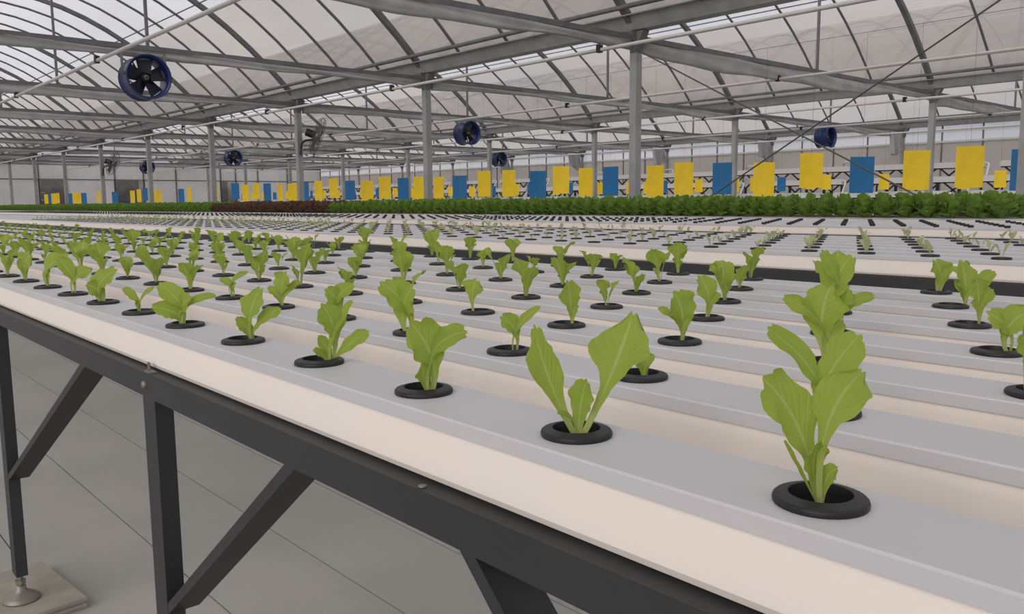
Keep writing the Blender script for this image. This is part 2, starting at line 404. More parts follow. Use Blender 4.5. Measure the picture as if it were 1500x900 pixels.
for i, (a, b) in enumerate(DOORS):
    d = tag(empty('door_%d' % (i+1), (XE, (a+b)/2, 0)), kind='structure')
    wd = (b-a)/2
    q = MB()
    q.box(-2.6, -2.5, -wd-.6, wd+.6, 0, DZ+.2); q.box(-2.5, -.09, -wd-.6, -wd-.5, 0, DZ+.2); q.box(-2.5, -.09, wd+.5, wd+.6, 0, DZ+.2)
    q.obj('room_beyond', M['dark_room'], d)
    q = MB(); q.box(.0, .05, -wd-.05, -wd, 0, DZ); q.box(.0, .05, wd, wd+.05, 0, DZ); q.box(0, .05, -wd, wd, DZ, DZ+.05); q.obj('door_frame', M['galv_dark'], d)
    if i == 0:
        for j in range(4):
            q = MB(); q.box(-1.2, -.8, -wd+.05, -wd+.45, .5+j*.42, .53+j*.42); q.obj('shelf', M['white'], d)
    else:
        q = MB(); q.box(-1.6, -1.0, .05, wd-.1, .0, 1.25); q.obj('blue_cabinet', M['bluecard'], d)

# ------------------------------------------------------------------ fans
fan_me = {}
def fan_parts():
    h = MB()
    prof = [(.285, -.2), (.30, -.2), (.31, -.19), (.285, -.15), (.285, .12), (.315, .18), (.315, .2), (.30, .2), (.27, .13), (.27, -.15), (.285, -.2)]
    h.lathe(prof, 28, M=Matrix.Rotation(math.pi/2, 3, 'Y')); fan_me['housing'] = h.mesh('housing', M['blue'])
    b = MB()
    RY = Matrix.Rotation(math.pi/2, 3, 'Y')
    for k in range(5):
        rot = Matrix.Rotation(k*2*math.pi/5, 3, 'X')
        vs = []
        for r_ in (.06, .13, .2, .255):
            for c in (-1, 0, 1):
                ww = .07+.26*r_; vs.append(rot @ Vector((.02+c*.035*(1.2-r_*2), c*ww*.8, r_)))
        fs = [(j*3+i, j*3+i+1, (j+1)*3+i+1, (j+1)*3+i) for j in range(3) for i in range(2)]
        b.add(vs, fs, True)
    fan_me['blades'] = b.mesh('blades', M['navy'])
    hb = MB(); hb.lathe([(.0, .07), (.03, .07), (.075, .05), (.075, -.12), (.0, -.12)], 14, M=RY); fan_me['hub'] = hb.mesh('hub', M['navy'])
    rg = MB(); rg.lathe([(.016, .09), (.034, .09), (.034, .06), (.016, .06), (.016, .09)], 12, M=RY); fan_me['hub_ring'] = rg.mesh('hub_ring', M['zinc'])
    st = MB()
    for a in (0, math.pi/2):
        c, s = math.cos(a+.5), math.sin(a+.5); st.sweep([(-.1, -.275*c, -.275*s), (-.1, .275*c, .275*s)], .012, n=5)
    fan_me['strut'] = st.mesh('strut', M['navy'])
    br = MB()
    for sg in (-1, 1): br.sweep([(0, sg*.30, .02), (0, sg*.30, .37)], .018, .005, rect=True)
    br.sweep([(0, -.31, .37), (0, .31, .37)], .018, .006, rect=True)
    fan_me['hanger'] = br.mesh('hanger', M['zinc'])
fan_parts()
FANS = [(-12.93+.12, 4.18*1.03, 'large dark blue drum fan hanging from the beam at upper left'),
        (colx(2)+.12, 14.2, 'blue drum fan hanging just right of the second big column'),
        (colx(4)+.12, 23.9, 'small distant blue drum fan low behind the right-centre columns'),
        (colx(1)+.12, 23.75, 'blue drum fan hanging on the right above the blue sticky card'),
        (colx(5)+.12, 14.25, 'small dark blue drum fan between the left-hand columns'),
        (colx(7)+.12, 14.25, 'tiny far blue drum fan beside the leftmost wall fan')]
for x, y, lb in FANS:
    t = tag(empty('drum_fan', (x, y, zr(1.985))), lb, 'fan', 'drum fans under the beams')
    for n_, me in fan_me.items(): link(n_, me, t)
def wall_fan(x, y, z, lb):
    t = tag(empty('wall_fan', (x, y, z)), lb, 'fan', 'black wall fans')
    a = MB(); a.sweep([(.07, 0, -.35), (.07, .02, -.14), (.11, .05, -.06), (.19, .10, -.02), (.33, .2, -.02), (.33, .2, .05)], .022, n=8); a.obj('arm', M['black'], t)
    n = Vector((.6, .8, -.38)).normalized()
    q = n.to_track_quat('Z', 'Y').to_matrix()
    mo = MB(); 
    for (r0, r1, z0, z1) in ((.09, .09, -.17, .0),):
        mo.lathe([(0, z0), (r0, z0), (r0, z1), (.06, z1+.04), (0, z1+.04)], 14, c=(.33, .2, .10), M=q, smooth=False)
    mo.obj('motor', M['black'], t)
    cg = MB(); c0 = Vector((.33, .2, .10))
    for zz, rad in ((.05, .40), (.10, .44), (.155, .40), (.05, .21), (.155, .21)):
        cg.sweep([c0+q @ Vector((rad*math.cos(i*math.pi/14), rad*math.sin(i*math.pi/14), zz)) for i in range(29)], .0055, n=4)
    for i in range(20):
        a_ = i*2*math.pi/20; c, s = math.cos(a_), math.sin(a_)
        cg.sweep([c0+q @ Vector((r_*c, r_*s, zz)) for r_, zz in ((.04, .045), (.40, .05), (.44, .10), (.40, .155), (.04, .165))], .0032, n=3)
    cg.obj('cage', M['wire'], t)
    bl = MB()
    for k in range(3):
        vs = []
        for r_ in (.03, .14, .26, .37):
            for c in (-1, 0, 1): vs.append(c0+q @ (Matrix.Rotation(k*2.094, 3, 'Z') @ Vector((r_, c*(.03+.25*r_), .10+c*.02))))
        bl.add(vs, [(j*3+i, j*3+i+1, (j+1)*3+i+1, (j+1)*3+i) for j in range(3) for i in range(2)], True)
    bl.obj('blades', M['galv_dark'], t)
wall_fan(colx(2), L1, zr(1.63), 'black caged wall fan on a bent arm, on the column left of centre')
wall_fan(colx(5), L1, zr(1.60), 'smaller far black caged wall fan on a column near the left doorways')

# ------------------------------------------------------------------ benches: channels, lids, frames
LY = .043
CA = math.degrees(math.atan2(LY-.0015, .1))
ANG = [0, CA, 45, 67.5, 90, 112.5, 135, 180-CA]; ANG = [math.radians(a) for a in ANG+[a+180 for a in ANG]]
# LY:                                     # half width of a lid
def lid_mesh(xs0, xs1, holes, r=.0215):
    mb = MB(); y = LY; cuts = []
    hs = sorted(h for h in holes if xs0+.1 < h < xs1-.1)
    prof = [(-y+.0015, 0), (-y, -.0015), (-y, -.0125), (-y+.0025, -.0125)]
    for sg in (1, -1):
        vs = []
        for a, b in prof: vs += [(xs0, a*sg, b), (xs1, a*sg, b)]
        mb.add(vs, [(2*i, 2*i+1, 2*i+3, 2*i+2) if sg == 1 else (2*i, 2*i+2, 2*i+3, 2*i+1) for i in range(3)])
    yy = y-.0015
    x = xs0
    def quad(a, b): mb.add([(a,-yy,0),(b,-yy,0),(b,yy,0),(a,yy,0)], [(0,1,2,3)])
    for h in hs:
        if h-.1 > x+1e-6: quad(x, h-.1)
        inn = [(h+r*math.cos(a), r*math.sin(a), 0) for a in ANG]; out = []
        for a in ANG:
            c, s = math.cos(a), math.sin(a)
            k = min(.1/abs(c) if abs(c) > 1e-6 else 9, yy/abs(s) if abs(s) > 1e-6 else 9); out.append((h+k*c, k*s, 0))
        low = [(p[0], p[1], -.003) for p in inn]; n = 16
        mb.add(inn+out+low, [(i, n+i, n+(i+1) % n, (i+1) % n) for i in range(n)]+[(i, (i+1) % n, 2*n+(i+1) % n, 2*n+i) for i in range(n)])
        x = h+.1
    if x < xs1: quad(x, xs1)
    for xe, f in ((xs0, (0,1,2,3)), (xs1, (3,2,1,0))): mb.add([(xe,-y,-.0125),(xe,-yy,0),(xe,yy,0),(xe,y,-.0125)], [f])
    return mb.mesh('lid', M['lid'])
def body_mesh(x0, x1):
    mb = MB(); h = LY-.003
    prof = [(-h,-.0035),(-h,-.055),(-h+.003,-.061),(-h+.009,-.064),(h-.009,-.064),(h-.003,-.061),(h,-.055),(h,-.0035),(h-.003,-.0035),(h-.003,-.054),(-h+.003,-.054),(-h+.003,-.0035)]
    mb.prism(prof, x0, x1)
    mb.add([(x0+.001,-h,-.004),(x0+.001,h,-.004),(x0+.001,h-.01,-.063),(x0+.001,-h+.01,-.063)], [(0,1,2,3)])
    mb.add([(x1-.001,-h,-.004),(x1-.001,h,-.004),(x1-.001,h-.01,-.063),(x1-.001,-h+.01,-.063)], [(0,3,2,1)])
    return mb.mesh('trough', M['cream'])
BENCH = [dict(y=.453, p=.198, xl=-11.5, xr=.75, n=7, nm='nearest'),
         dict(y=2.67, p=.2, xl=-51, xr=.75, n=7, nm='second'),
         dict(y=5.42, p=.2, xl=-51, xr=.75, n=7, nm='third'),
         dict(y=7.86, p=.2, xl=-51, xr=.75, n=7, nm='fourth')]
S = .2; SX = -.239; SH = .102          # hole spacing, first hole, shift per row
HOLES = {}
def holes(b, j):
    B = BENCH[b]; off = SX-j*SH if b == 0 else {1: -.883-j*.1, 2: -1.772-.0-j*.0985, 3: -2.62-j*.1}[b]
    off = off-math.floor((off-.65)/S)*S
    out = []; x = off
    while x > .65: x -= S
    while x > B['xl']+.3: out.append(x); x -= S
    return out
ch_names = ['front', 'second', 'third', 'fourth', 'fifth', 'sixth', 'rearmost']
for b, B in enumerate(BENCH):
    bme = body_mesh(B['xl'], B['xr'])
    for j in range(B['n']):
        y = B['y']+j*B['p']; hs = holes(b, j); HOLES[b, j] = hs
        t = empty('growing_channel', (0, y, T))
        tag(t, 'long cream growing channel with a flat grey lid, %s of the %s bench' % (ch_names[j], B['nm']), 'channel', 'growing channels on the %s bench' % B['nm'])
        link('trough', bme, t)
        cut = [h for h in hs if b < 2 and h > (-12.6 if b else -99) and (in_frame((h, y, T), 24, 60) or proj((h, y, T))[0] > 700 or h > -.3)]
        link('lid', lid_mesh(B['xl']-.01, B['xr']+.01, cut, .0215), t)
# bench frames
def tube_foot(parent, x, y, zb, zt, m='zinc'):
    ft = MB(); ft.lathe([(0, zb), (.043, zb), (.043, zb+.004), (.034, zb+.012), (.018, zb+.022), (.012, zb+.028), (.012, zb+.038), (0, zb+.038)], 20, c=(x, y, 0))
    o = ft.obj('levelling_foot', M[m], parent)
    r_ = MB(); r_.lathe([(.006, zb+.03), (.006, zt)], 10, c=(x, y, 0)); r_.obj('threaded_rod', M[m], o)
    n_ = MB(); n_.lathe([(.006, zb+.044), (.013, zb+.044), (.013, zb+.053), (.006, zb+.053)], 6, c=(x, y, 0), smooth=False); n_.obj('nut', M[m], o)
for b, B in enumerate(BENCH):
    y0 = B['y']-.055; y1 = B['y']+(B['n']-1)*B['p']+.055
    t = empty('bench_frame', (0, 0, 0))
    tag(t, {0: 'charcoal steel bench frame with braced legs in the near foreground', 1: 'charcoal frame carrying the second bench of tiny seedlings', 2: 'charcoal frame under the third bench of empty black plugs', 3: 'charcoal frame under the fourth bench of mature lettuce'}[b], 'bench frame', 'bench frames')
    zt, zb = T-.0645, T-.101
    for ya in (y0, y1-.03):
        q = MB(); q.box(B['xl'], B['xr'], ya, ya+.03, zb, zt); q.obj('rail', M['steel_dark'], t)
    legs = [-.13+1.115*i for i in (0,)] if b == 0 else []
    lx = [-.16, -1.246, -2.357]+[-2.357-1.11*i for i in range(1, 8)]+[.62] if b == 0 else [B['xr']-.3-2.2*i for i in range(int((B['xr']-B['xl'])/2.2))]
    for x in lx:
        for ya in (y0, y1-.026):
            if b > 0 and x < -20: continue
            q = MB(); q.box(x-.032, x+.018, ya+.001, ya+.027, .10, zb); q.obj('leg', M['steel_dark'], t)
            tube_foot(t, x-.007, ya+.013, .031 if (b == 0 and abs(x+2.357) < .01 and ya == y0) else 0, .10)
        q = MB(); q.box(x-.02, x+.02, y0+.03, y1-.03, zb, zt-.001); q.obj('cross_bar', M['steel_dark'], t)
    def brace(xa, za, xb, zb_, ya):
        q = MB(); d = Vector((xb-xa, 0, zb_-za)).normalized(); nrm = Vector((-d.z, 0, d.x))*.007
        o_ = Vector((-.005 if d.x*d.z > 0 else 0, 0, .006)); A, Bv = Vector((xa, 0, za))+o_, Vector((xb, 0, zb_))+o_
        pr = [A-nrm, Bv-nrm, Bv+nrm, A+nrm]
        q.prism([(p.x, p.z) for p in pr], ya, ya+.046, axis=1); q.obj('brace', M['steel_dark'], t)
    if b == 0:
        for i, x in enumerate(sorted(lx)):
            if x > .3: continue
            if abs(x+2.357) < .02 or x < -2.4: brace(x+.02, T-.497, x+.80, T-.090, y0+.0015)
            elif abs(x+1.246) < .02: brace(x+.02, T-.426, x+.46, T-.090, y0+.0015)
            else: brace(x-.02, T-.428, x-.365, T-.092, y0+.0015); brace(x+.02, T-.426, x+.46, T-.090, y0+.0015)
        for x in (-1.262, .4, -4.6):
            q = MB(); q.lathe([(0, -.004), (.0045, -.004), (.006, -.002), (.006, .001)], 10, c=(x, y0-.0005, T-.083), M=Matrix.Rotation(math.pi/2, 3, 'X').inverted() if False else Matrix.Rotation(-math.pi/2, 3, 'X'))
            q.obj('bolt', M['zinc'], t)
            q = MB(); q.box(x-.004, x+.004, y0+.006, y0+.008, zt, zt+.014); q.box(x-.004, x+.020, y0+.001, y0+.012, zt, zt+.002); q.obj('clip', M['zinc'], t)
        q = MB(); q.lathe([(.002, 0), (.004, 0), (.004, .0015), (0, .002)], 8, c=(-.575, y0+.006, zt)); q.obj('screw', M['zinc'], t)
    if b == 1:
        q = MB(); q.lathe([(0, -.02), (.010, -.019), (.016, -.010), (.016, 0), (.010, .004)], 12, c=(-1.34, y0-.001, T-.066), M=Matrix.Rotation(-math.pi/2, 3, 'X')); q.obj('bolt', M['zinc'], t)
# stack of boards under the foot of the left leg
for i in range(4):
    q = MB(); q.box(-.33, 0, -.26, 0, 0, .0072)
    o = q.obj('board', M['board'], loc=(-2.268+.004*(i % 2), .540-.004*i % .01, .0003+i*.00765), rot=(0, 0, .05+.015*i))
    tag(o, 'thin grey board, %s in the stack under the bench foot' % ['lowest', 'second from the floor', 'third from the floor', 'topmost'][i], 'board', 'boards under the bench foot')

# ------------------------------------------------------------------ net cups
cup = MB()
cup.lathe([(.0272, 0), (.0277, .0018), (.0272, .0036)], 32); cup.lathe([(.0272, .0036), (.0262, .0046)], 32)
cup.lathe([(.0262, .0046), (.0192, .0066)], 32); cup.lathe([(.0192, .0066), (.0184, .0062)], 32); cup.lathe([(.0184, .0062), (.0160, -.012), (.0125, -.036), (.0, -.036)], 32)
cup_me = cup.mesh('net_cup', M['cup'])
cuplow = MB(); cuplow.lathe([(.027, 0), (.0275, .004), (.0255, .0065), (.0180, .0070), (.0150, -.008), (0, -.012)], 14)
cuplow_me = cuplow.mesh('net_cup', M['cup'])

# ------------------------------------------------------------------ leaves
WP = [(0, .11), (.25, .14), (.42, .24), (.55, .46), (.68, .82), (.8, 1), (.92, .92), (1, .55)]
WN = [(0, .25), (.25, .35), (.45, .6), (.62, .9), (.8, 1), (.92, .85), (1, .45)]
WF = [(0, .10), (.3, .13), (.45, .22), (.55, .40), (.65, .80), (.78, 1), (.88, .86), (.95, .55), (1, .25)]
WB = [(0, .12), (.2, .16), (.36, .40), (.52, .74), (.68, .95), (.82, 1), (.94, .92), (1, .70)]
WT = [(0, .13), (.2, .20), (.4, .45), (.55, .80), (.68, 1), (.8, .82), (.88, .42), (1, .24)]
WL = [(0, .11), (.18, .15), (.34, .34), (.5, .66), (.65, .9), (.8, 1), (.92, .94), (1, .62)]
def interp(tb, x):
    for (a, p), (b, q) in zip(tb[:-1], tb[1:]):
        if x <= b: return p+(q-p)*(x-a)/(b-a)
    return tb[-1][1]
def leaf(mb, P0, P1, P2, width, facing, seed=0, tb=WP, nv=16, nu=8, ruffle=.12, cup_=.25, teeth=.12, lobe=.13):
    r = random.Random(seed); ph = [r.uniform(0, 6.28) for _ in range(5)]
    P0, P1, P2, facing = Vector(P0), Vector(P1), Vector(P2), Vector(facing)
    vs = []; uv = []; wv = width/2
    for i in range(nv+1):
        v = i/nv
        c = P0*(1-v)**2+P1*2*v*(1-v)+P2*v*v
        t = ((P1-P0)*(1-v)+(P2-P1)*v).normalized()
        s = t.cross(facing)
        if s.length < 1e-4: s = t.cross(Vector((1, 0, 0)))
        s.normalize(); n = s.cross(t).normalized()
        if n.dot(facing) < 0: n = -n
        w_ = interp(tb, v)
        blade = max(0, min(1, (v-.3)*3))
        for k in range(nu+1):
            u = -1+2*k/nu; e = abs(u)
            sd_ = 2.2 if u > 0 else 0
            q = 1+e*e*blade*(teeth*(1.3*abs(math.sin(v*15+ph[0]+sd_))-.8)*(1 if e > .7 else .3)+lobe*math.sin(v*10.5+ph[1]+sd_*1.4))
            off = n*(cup_*wv*e*e*w_*(1-.5*v)+ruffle*blade*wv*e**2*(math.sin(v*13+ph[2]+(1.9 if u > 0 else 0))+.5*math.sin(v*27+ph[3]+u)))
            tip = t*(-.16*width*e*e*blade*v+.13*width*blade*(abs(math.sin(u*3.6+ph[4]))-.5)*(v**6))
            vs.append(c+s*(wv*w_*u*q)+off+tip); uv.append((.5+u/2, v))
    fs = [(i*(nu+1)+k, i*(nu+1)+k+1, (i+1)*(nu+1)+k+1, (i+1)*(nu+1)+k) for i in range(nv) for k in range(nu)]
    mb.add(vs, fs, True, uv)

# ---- hand-shaped plants, the nearest ones.  Each leaf: (tip dx, tip dy, width, bow x, kind, seed) in
# hundredths of the view scale at the cup, dx to the right and dy up as one stands at the bench, plus depth lean
def cupw(b, j, i): return Vector((HOLES[b, j][i], BENCH[b]['y']+j*BENCH[b]['p'], T))
NEAR = {}
def near(j, px, base, leaves): NEAR.setdefault(j, []).append((px, base, leaves))
# row, cup x in the photo, stem base, leaves: (tip x, tip y, mid x, mid y, width, lean, profile)
near(0, 1215, (1203, 722), [(1114,556,1172,632,84,-.1,'B'), (1280,548,1210,626,76,.2,'F'), (1194,646,1192,690,46,-.2,'N'), (1222,684,1210,705,26,-.3,'N'), (1146,644,1178,700,9,-.1,'N')])
near(0, 848, (848, 628), [(783,478,806,560,58,0,'T'), (930,460,892,556,88,.1,'F'), (858,556,850,600,40,-.25,'N'), (816,606,836,612,7,-.1,'N')])
near(0, 623, (628, 566), [(604,474,634,530,66,-.1,'P'), (682,487,636,515,38,.15,'P'), (618,534,622,555,28,-.3,'N')])
near(0, 471.5, (484, 525), [(474,446,490,490,40,-.1,'P'), (513,440,488,490,18,.15,'N'), (542,486,500,515,26,-.15,'P'), (468,492,480,515,18,-.2,'N'), (460,514,472,520,12,-.2,'N')])
near(0, 357, (370, 494), [(380,422,366,465,42,.1,'P'), (348,466,364,485,20,-.2,'N'), (409,452,376,478,22,.1,'P')])
near(0, 270.5, (266, 470), [(230,416,266,448,30,.1,'P'), (226,450,258,460,26,-.2,'N'), (282,436,264,455,30,-.1,'P'), (312,434,278,445,14,.2,'N')])
near(0, 203, (203, 455), [(180,423,202,442,13,0,'P'), (224,420,206,440,9,.1,'P'), (200,440,202,448,8,-.2,'N')])
near(0, 149.5, (150, 438), [(168,395,144,420,36,.1,'L'), (129,418,145,428,24,-.2,'N')])
near(0, 107, (108, 425), [(130,394,108,410,26,.2,'P'), (84,378,106,406,22,0,'P')])
near(0, 67.5, (72, 415), [(94,374,68,396,30,.2,'P'), (76,396,70,406,16,-.2,'N')])
near(0, 36, (37, 405), [(44,372,36,390,40,0,'L'), (28,378,36,394,16,.2,'N')])
near(1, 1221, (1203, 594), [(1121,482,1192,548,40,-.1,'L'), (1266,492,1208,560,56,.15,'P'), (1203,556,1200,575,26,-.2,'N'), (1176,576,1192,588,7,-.2,'N')])
near(1, 943.7, (943, 545), [(936,520,942,534,34,-.1,'N'), (960,522,946,534,16,.2,'N')])
near(1, 746, (754, 508), [(734,464,756,488,30,-.1,'P'), (791,449,756,485,15,.15,'P')])
near(1, 600, (597, 484), [(557,414,598,455,44,.1,'P'), (606,420,590,455,44,-.15,'L')])
near(1, 503, (496, 459), [(478,424,497,445,28,-.1,'P'), (516,416,492,442,28,.15,'P')])
near(1, 410, (414, 444), [(420,400,412,424,36,-.1,'P'), (438,412,418,430,16,.2,'N'), (392,420,408,435,14,.1,'N')])
near(1, 338, (341, 430), [(322,408,340,420,12,0,'P'), (362,398,338,416,10,.1,'P'), (346,414,340,424,10,-.1,'N')])
near(2, 1224, (1211, 518), [(1214,422,1204,470,62,-.05,'L'), (1151,436,1204,478,30,.1,'P'), (1238,470,1214,495,30,.2,'N')])
near(2, 997.5, (998, 490), [(986,430,1000,462,56,-.1,'L'), (965,452,992,470,14,.1,'N'), (1012,462,1002,478,14,.2,'N')])
near(2, 831, (838, 468), [(832,412,836,445,36,-.1,'L'), (844,446,840,458,14,.2,'N')])
near(2, 702.3, (694, 450), [(698,410,692,432,36,0,'P')])
near(3, 1222, (1229, 478), [(1252,374,1214,440,44,.15,'P'), (1204,368,1232,430,30,0,'P'), (1278,434,1236,452,20,-.1,'N'), (1240,420,1228,450,34,-.1,'L')])
near(3, 1040, (1036, 458), [(1026,404,1038,435,38,.1,'L'), (1056,430,1040,445,16,.2,'N')])
near(3, 1468, (1478, 506), [(1450,458,1478,485,50,.1,'P'), (1506,454,1474,485,46,-.1,'P')])
near(4, 1440, (1434, 470), [(1428,412,1434,442,52,-.1,'L'), (1460,424,1438,446,22,.2,'P')])
near(2, 1493, (1504, 556), [(1496,478,1506,520,62,-.1,'L'), (1530,490,1506,520,40,.1,'P')])
near(5, 1420, (1414, 443), [(1408,383,1414,415,52,0,'L'), (1465,398,1420,428,22,.2,'P'), (1394,412,1410,430,20,-.2,'N')])
near(6, 1387, (1376, 424), [(1372,381,1378,404,44,.1,'L'), (1402,390,1376,408,16,.2,'N')])
PR = {'P': WP, 'N': WN, 'L': WL, 'F': WF, 'T': WT, 'B': WB}
used = {}
seedc = [0]
def hand_leaf(c, base, L, name='leaf'):
    depth = (c-CAM).dot(F)
    cx, cy_, _ = proj(c+Vector((0, 0, .0065))); k = depth/FPX
    def W(x, y, lean): return (Rv*((x-cx)*k)+Uv*((cy_-y)*k)+Vector((0, 0, .0065)))+F.normalized()*lean
    tx, ty, mx, my, wd, lean, pr = L
    ln = math.hypot(tx-base[0], ty-base[1])*k
    P0 = W(base[0], base[1], 0)-Vector((0, 0, .012)); P2 = W(tx, ty, lean*ln); P1 = W(mx, my, -.1*lean*ln)
    # quadratic control point so the curve passes near the given mid point
    P1 = P1*2-(P0+P2)*.5 if pr != 'x' else P1
    seedc[0] += 1
    mb = MB(); fac = (-F+Vector((0, 0, .35))+Rv*(.5 if tx < base[0] else -.5))
    leaf(mb, P0, P1, P2, wd*k, fac, seedc[0]*13, PR[pr], nv=22, nu=10, ruffle=.15, cup_=.22, teeth=.13, lobe=.06 if pr in 'BN' else .13)
    return mb.mesh(name, M['leaf'])
# random plant library
def lib_plant(seed, size, matname, small=False, low=False):
    r = random.Random(seed); out = []; n = r.choice((2, 3, 3, 4)) if not small else r.choice((2, 2, 3, 3, 4))
    a0 = r.uniform(0, 6.28)
    for i in range(n):
        az = a0+i*2*math.pi/n+r.uniform(-.5, .5); d = Vector((math.cos(az), math.sin(az), 0))
        ln = size*(r.uniform(.75, 1.15) if i < 2 else r.uniform(.4, .8)); out_ = r.uniform(.25, .65)
        P0 = d*.002+Vector((0, 0, -.008)); P1 = d*(ln*out_*.2)+Vector((0, 0, ln*.6)); P2 = d*(ln*out_)+Vector((0, 0, ln*r.uniform(.75, .98)))
        mb = MB(); leaf(mb, P0, P1, P2, ln*(r.uniform(.42, .66) if not small else r.uniform(.34, .54)), -d*.6+Vector((0, 0, 1)), seed*31+i, r.choice((WP, WF, WL)),
             nv=14 if not low else 7, nu=6 if not low else 4, ruffle=.16)
        out.append(mb)
    return out
LIB = [[mb.mesh('leaf', M['leaf']) for mb in lib_plant(100+i, .070, 'leaf')] for i in range(14)]
SMALLMB = [lib_plant(300+i, .050, 'leaf_pale', small=True, low=True) for i in range(12)]
SMALL = [[mb.mesh('leaf', M['leaf_pale']) for mb in s] for s in SMALLMB]
ONE = []
for s in SMALLMB:
    mb = MB()
    for q in s: mb.add(q.v, q.f, True, q.uv)
    ONE.append(mb)
r = random.Random(11)
row_words = ['front', 'second', 'third', 'fourth', 'fifth', 'sixth', 'back']
for j in range(7):
    vis = [(i, cupw(0, j, i)) for i in range(len(HOLES[0, j]))]
    vis = [(i, c) for i, c in vis if in_frame(c, 24, 60)]
    vis.sort(key=lambda q: -proj(q[1])[0]); cnt = 0
    cust = {}
    for px, base, lv in NEAR.get(j, []):
        bi = min(vis, key=lambda q: abs(proj(q[1])[0]-px)); cust[bi[0]] = (base, lv, px)
    for i, c in vis:
        cnt += 1
        t = empty('lettuce_seedling', c)
        link('net_cup', cup_me, t, rot=(0, 0, r.uniform(0, 6.28)))
        if i in cust:
            base, lv, px = cust[i]; nl = len(lv)
            for L in lv: link('leaf', hand_leaf(c, base, L), t)
            how = 'lettuce seedling with %d leaves' % nl
        else:
            p = r.choice(LIB); sc = r.uniform(.75, 1.2)*(1.08 if c.x > -3.6 else .8 if c.x > -5 else .55); az = r.uniform(0, 6.28); nl = len(p)
            for me in p: link('leaf', me, t, (0, 0, .004), (0, 0, az), sc)
            how = 'lettuce seedling with %d leaves' % nl
        tag(t, '%s, %s from the right, %s row of nearest bench' % (how, nth(cnt), row_words[j]), 'seedling', 'lettuce seedlings on the nearest bench')

# ---- second bench: tiny seedlings
allc = []
for j in range(7):
    vis = [(x, j, Vector((x, BENCH[1]['y']+j*.2, T))) for x in HOLES[1, j] if x > -12.6]
    vis = [q for q in vis if in_frame(q[2], 20)]
    vis.sort(key=lambda q: -proj(q[2])[0])
    for n_, q in enumerate(vis): allc.append((proj(q[2])[2], n_+1, q))
allc.sort(key=lambda q: q[0])
one_me = []
for mb in ONE:
    q = MB(); q.v, q.f, q.uv, q.sm = list(mb.v), list(mb.f), list(mb.uv), list(mb.sm); one_me.append(q.mesh('seedling_leaves', M['leaf_pale']))
stuffc, stuffl = MB(), MB()
for n_, (d, num, (x, j, c)) in enumerate(allc):
    v = r.randrange(12); sc = r.uniform(.55, 1.2); az = r.uniform(0, 6.28)
    if n_ < 300:
        t = empty('small_seedling', c)
        if n_ < 150:
            link('net_cup', cuplow_me, t)
            if r.random() > .05:
                for me in SMALL[v]: link('leaf', me, t, (0, 0, .003), (0, 0, az), sc)
        else:
            link('net_cup', cuplow_me, t); link('seedling_leaves', one_me[v], t, (0, 0, .003), (0, 0, az), sc)
        tag(t, 'tiny pale seedling, %s from the right, %s row of the second bench' % (nth(num), row_words[j]), 'seedling', 'tiny seedlings on the second bench')
    else:
        stuffc.merge(cuplow, Matrix.Translation(c)); stuffl.merge(ONE[v], Matrix.Translation(c+Vector((0, 0, .003))) @ Matrix.Rotation(az, 4, 'Z') @ Matrix.Scale(sc, 4))
if stuffc.v:
    st = stuffc.obj('distant_cups', M['cup']); tag(st, 'distant black cups with tiny seedlings toward the left of the second bench', 'cups', kind='stuff')
    sl = stuffl.obj('distant_seedling_leaves', M['leaf_pale'], st); sl['kind'] = 'stuff'

# seedlings at the right-hand bench ends
for b, nm in ((0, 'nearest'), (1, 'second')):
    for j in range(7):
        for e_, x in enumerate(HOLES[b, j]):
            c = Vector((x, BENCH[b]['y']+j*BENCH[b]['p'], T)); px = proj(c)[0]
            if in_frame(c, 24 if b == 0 else 20, 60) or not (px > 700 or x > -.3): continue
            t = empty('lettuce_seedling' if b == 0 else 'small_seedling', c)
            link('net_cup', cup_me if b == 0 else cuplow_me, t)
            sc = r.uniform(.7, 1.1); az = r.uniform(0, 6.28)
            for me in (r.choice(LIB) if b == 0 else r.choice(SMALL)): link('leaf', me, t, (0, 0, .004), (0, 0, az), sc)
            tag(t, 'seedling past the right edge, %s from the bench end, %s row of %s bench' % (nth(e_+1), row_words[j], nm), 'seedling', 'seedlings past the right edge on the %s bench' % nm)

# ---- third bench: black plugs in empty holes
plug = MB(); plug.lathe([(.017, 0), (.0175, .012), (.0155, .0155), (.006, .0155), (0, .015)], 10); plug_me = plug.mesh('black_plug', M['plug'])
pl = []
for j in range(7):
    vis = [Vector((x, BENCH[2]['y']+j*.2, T)) for x in HOLES[2, j] if in_frame((x, BENCH[2]['y'], T), 20)]
    vis.sort(key=lambda q: -proj(q)[0])
    pl += [(proj(q)[2], i+1, j, q) for i, q in enumerate(vis)]
pl.sort(key=lambda q: q[0]); ps = MB()
for n_, (d, num, j, c) in enumerate(pl):
    if n_ < 300:
        o = link('black_plug', plug_me, None, c)
        tag(o, 'small black plug, %s from the right, %s row of the third bench' % (nth(num), row_words[j]), 'plug', 'black plugs on the third bench')
    elif c.x > -45: ps.merge(plug, Matrix.Translation(c))
tag(ps.obj('distant_plugs', M['plug']), 'distant black plugs toward the left end of the third bench', 'plugs', kind='stuff')

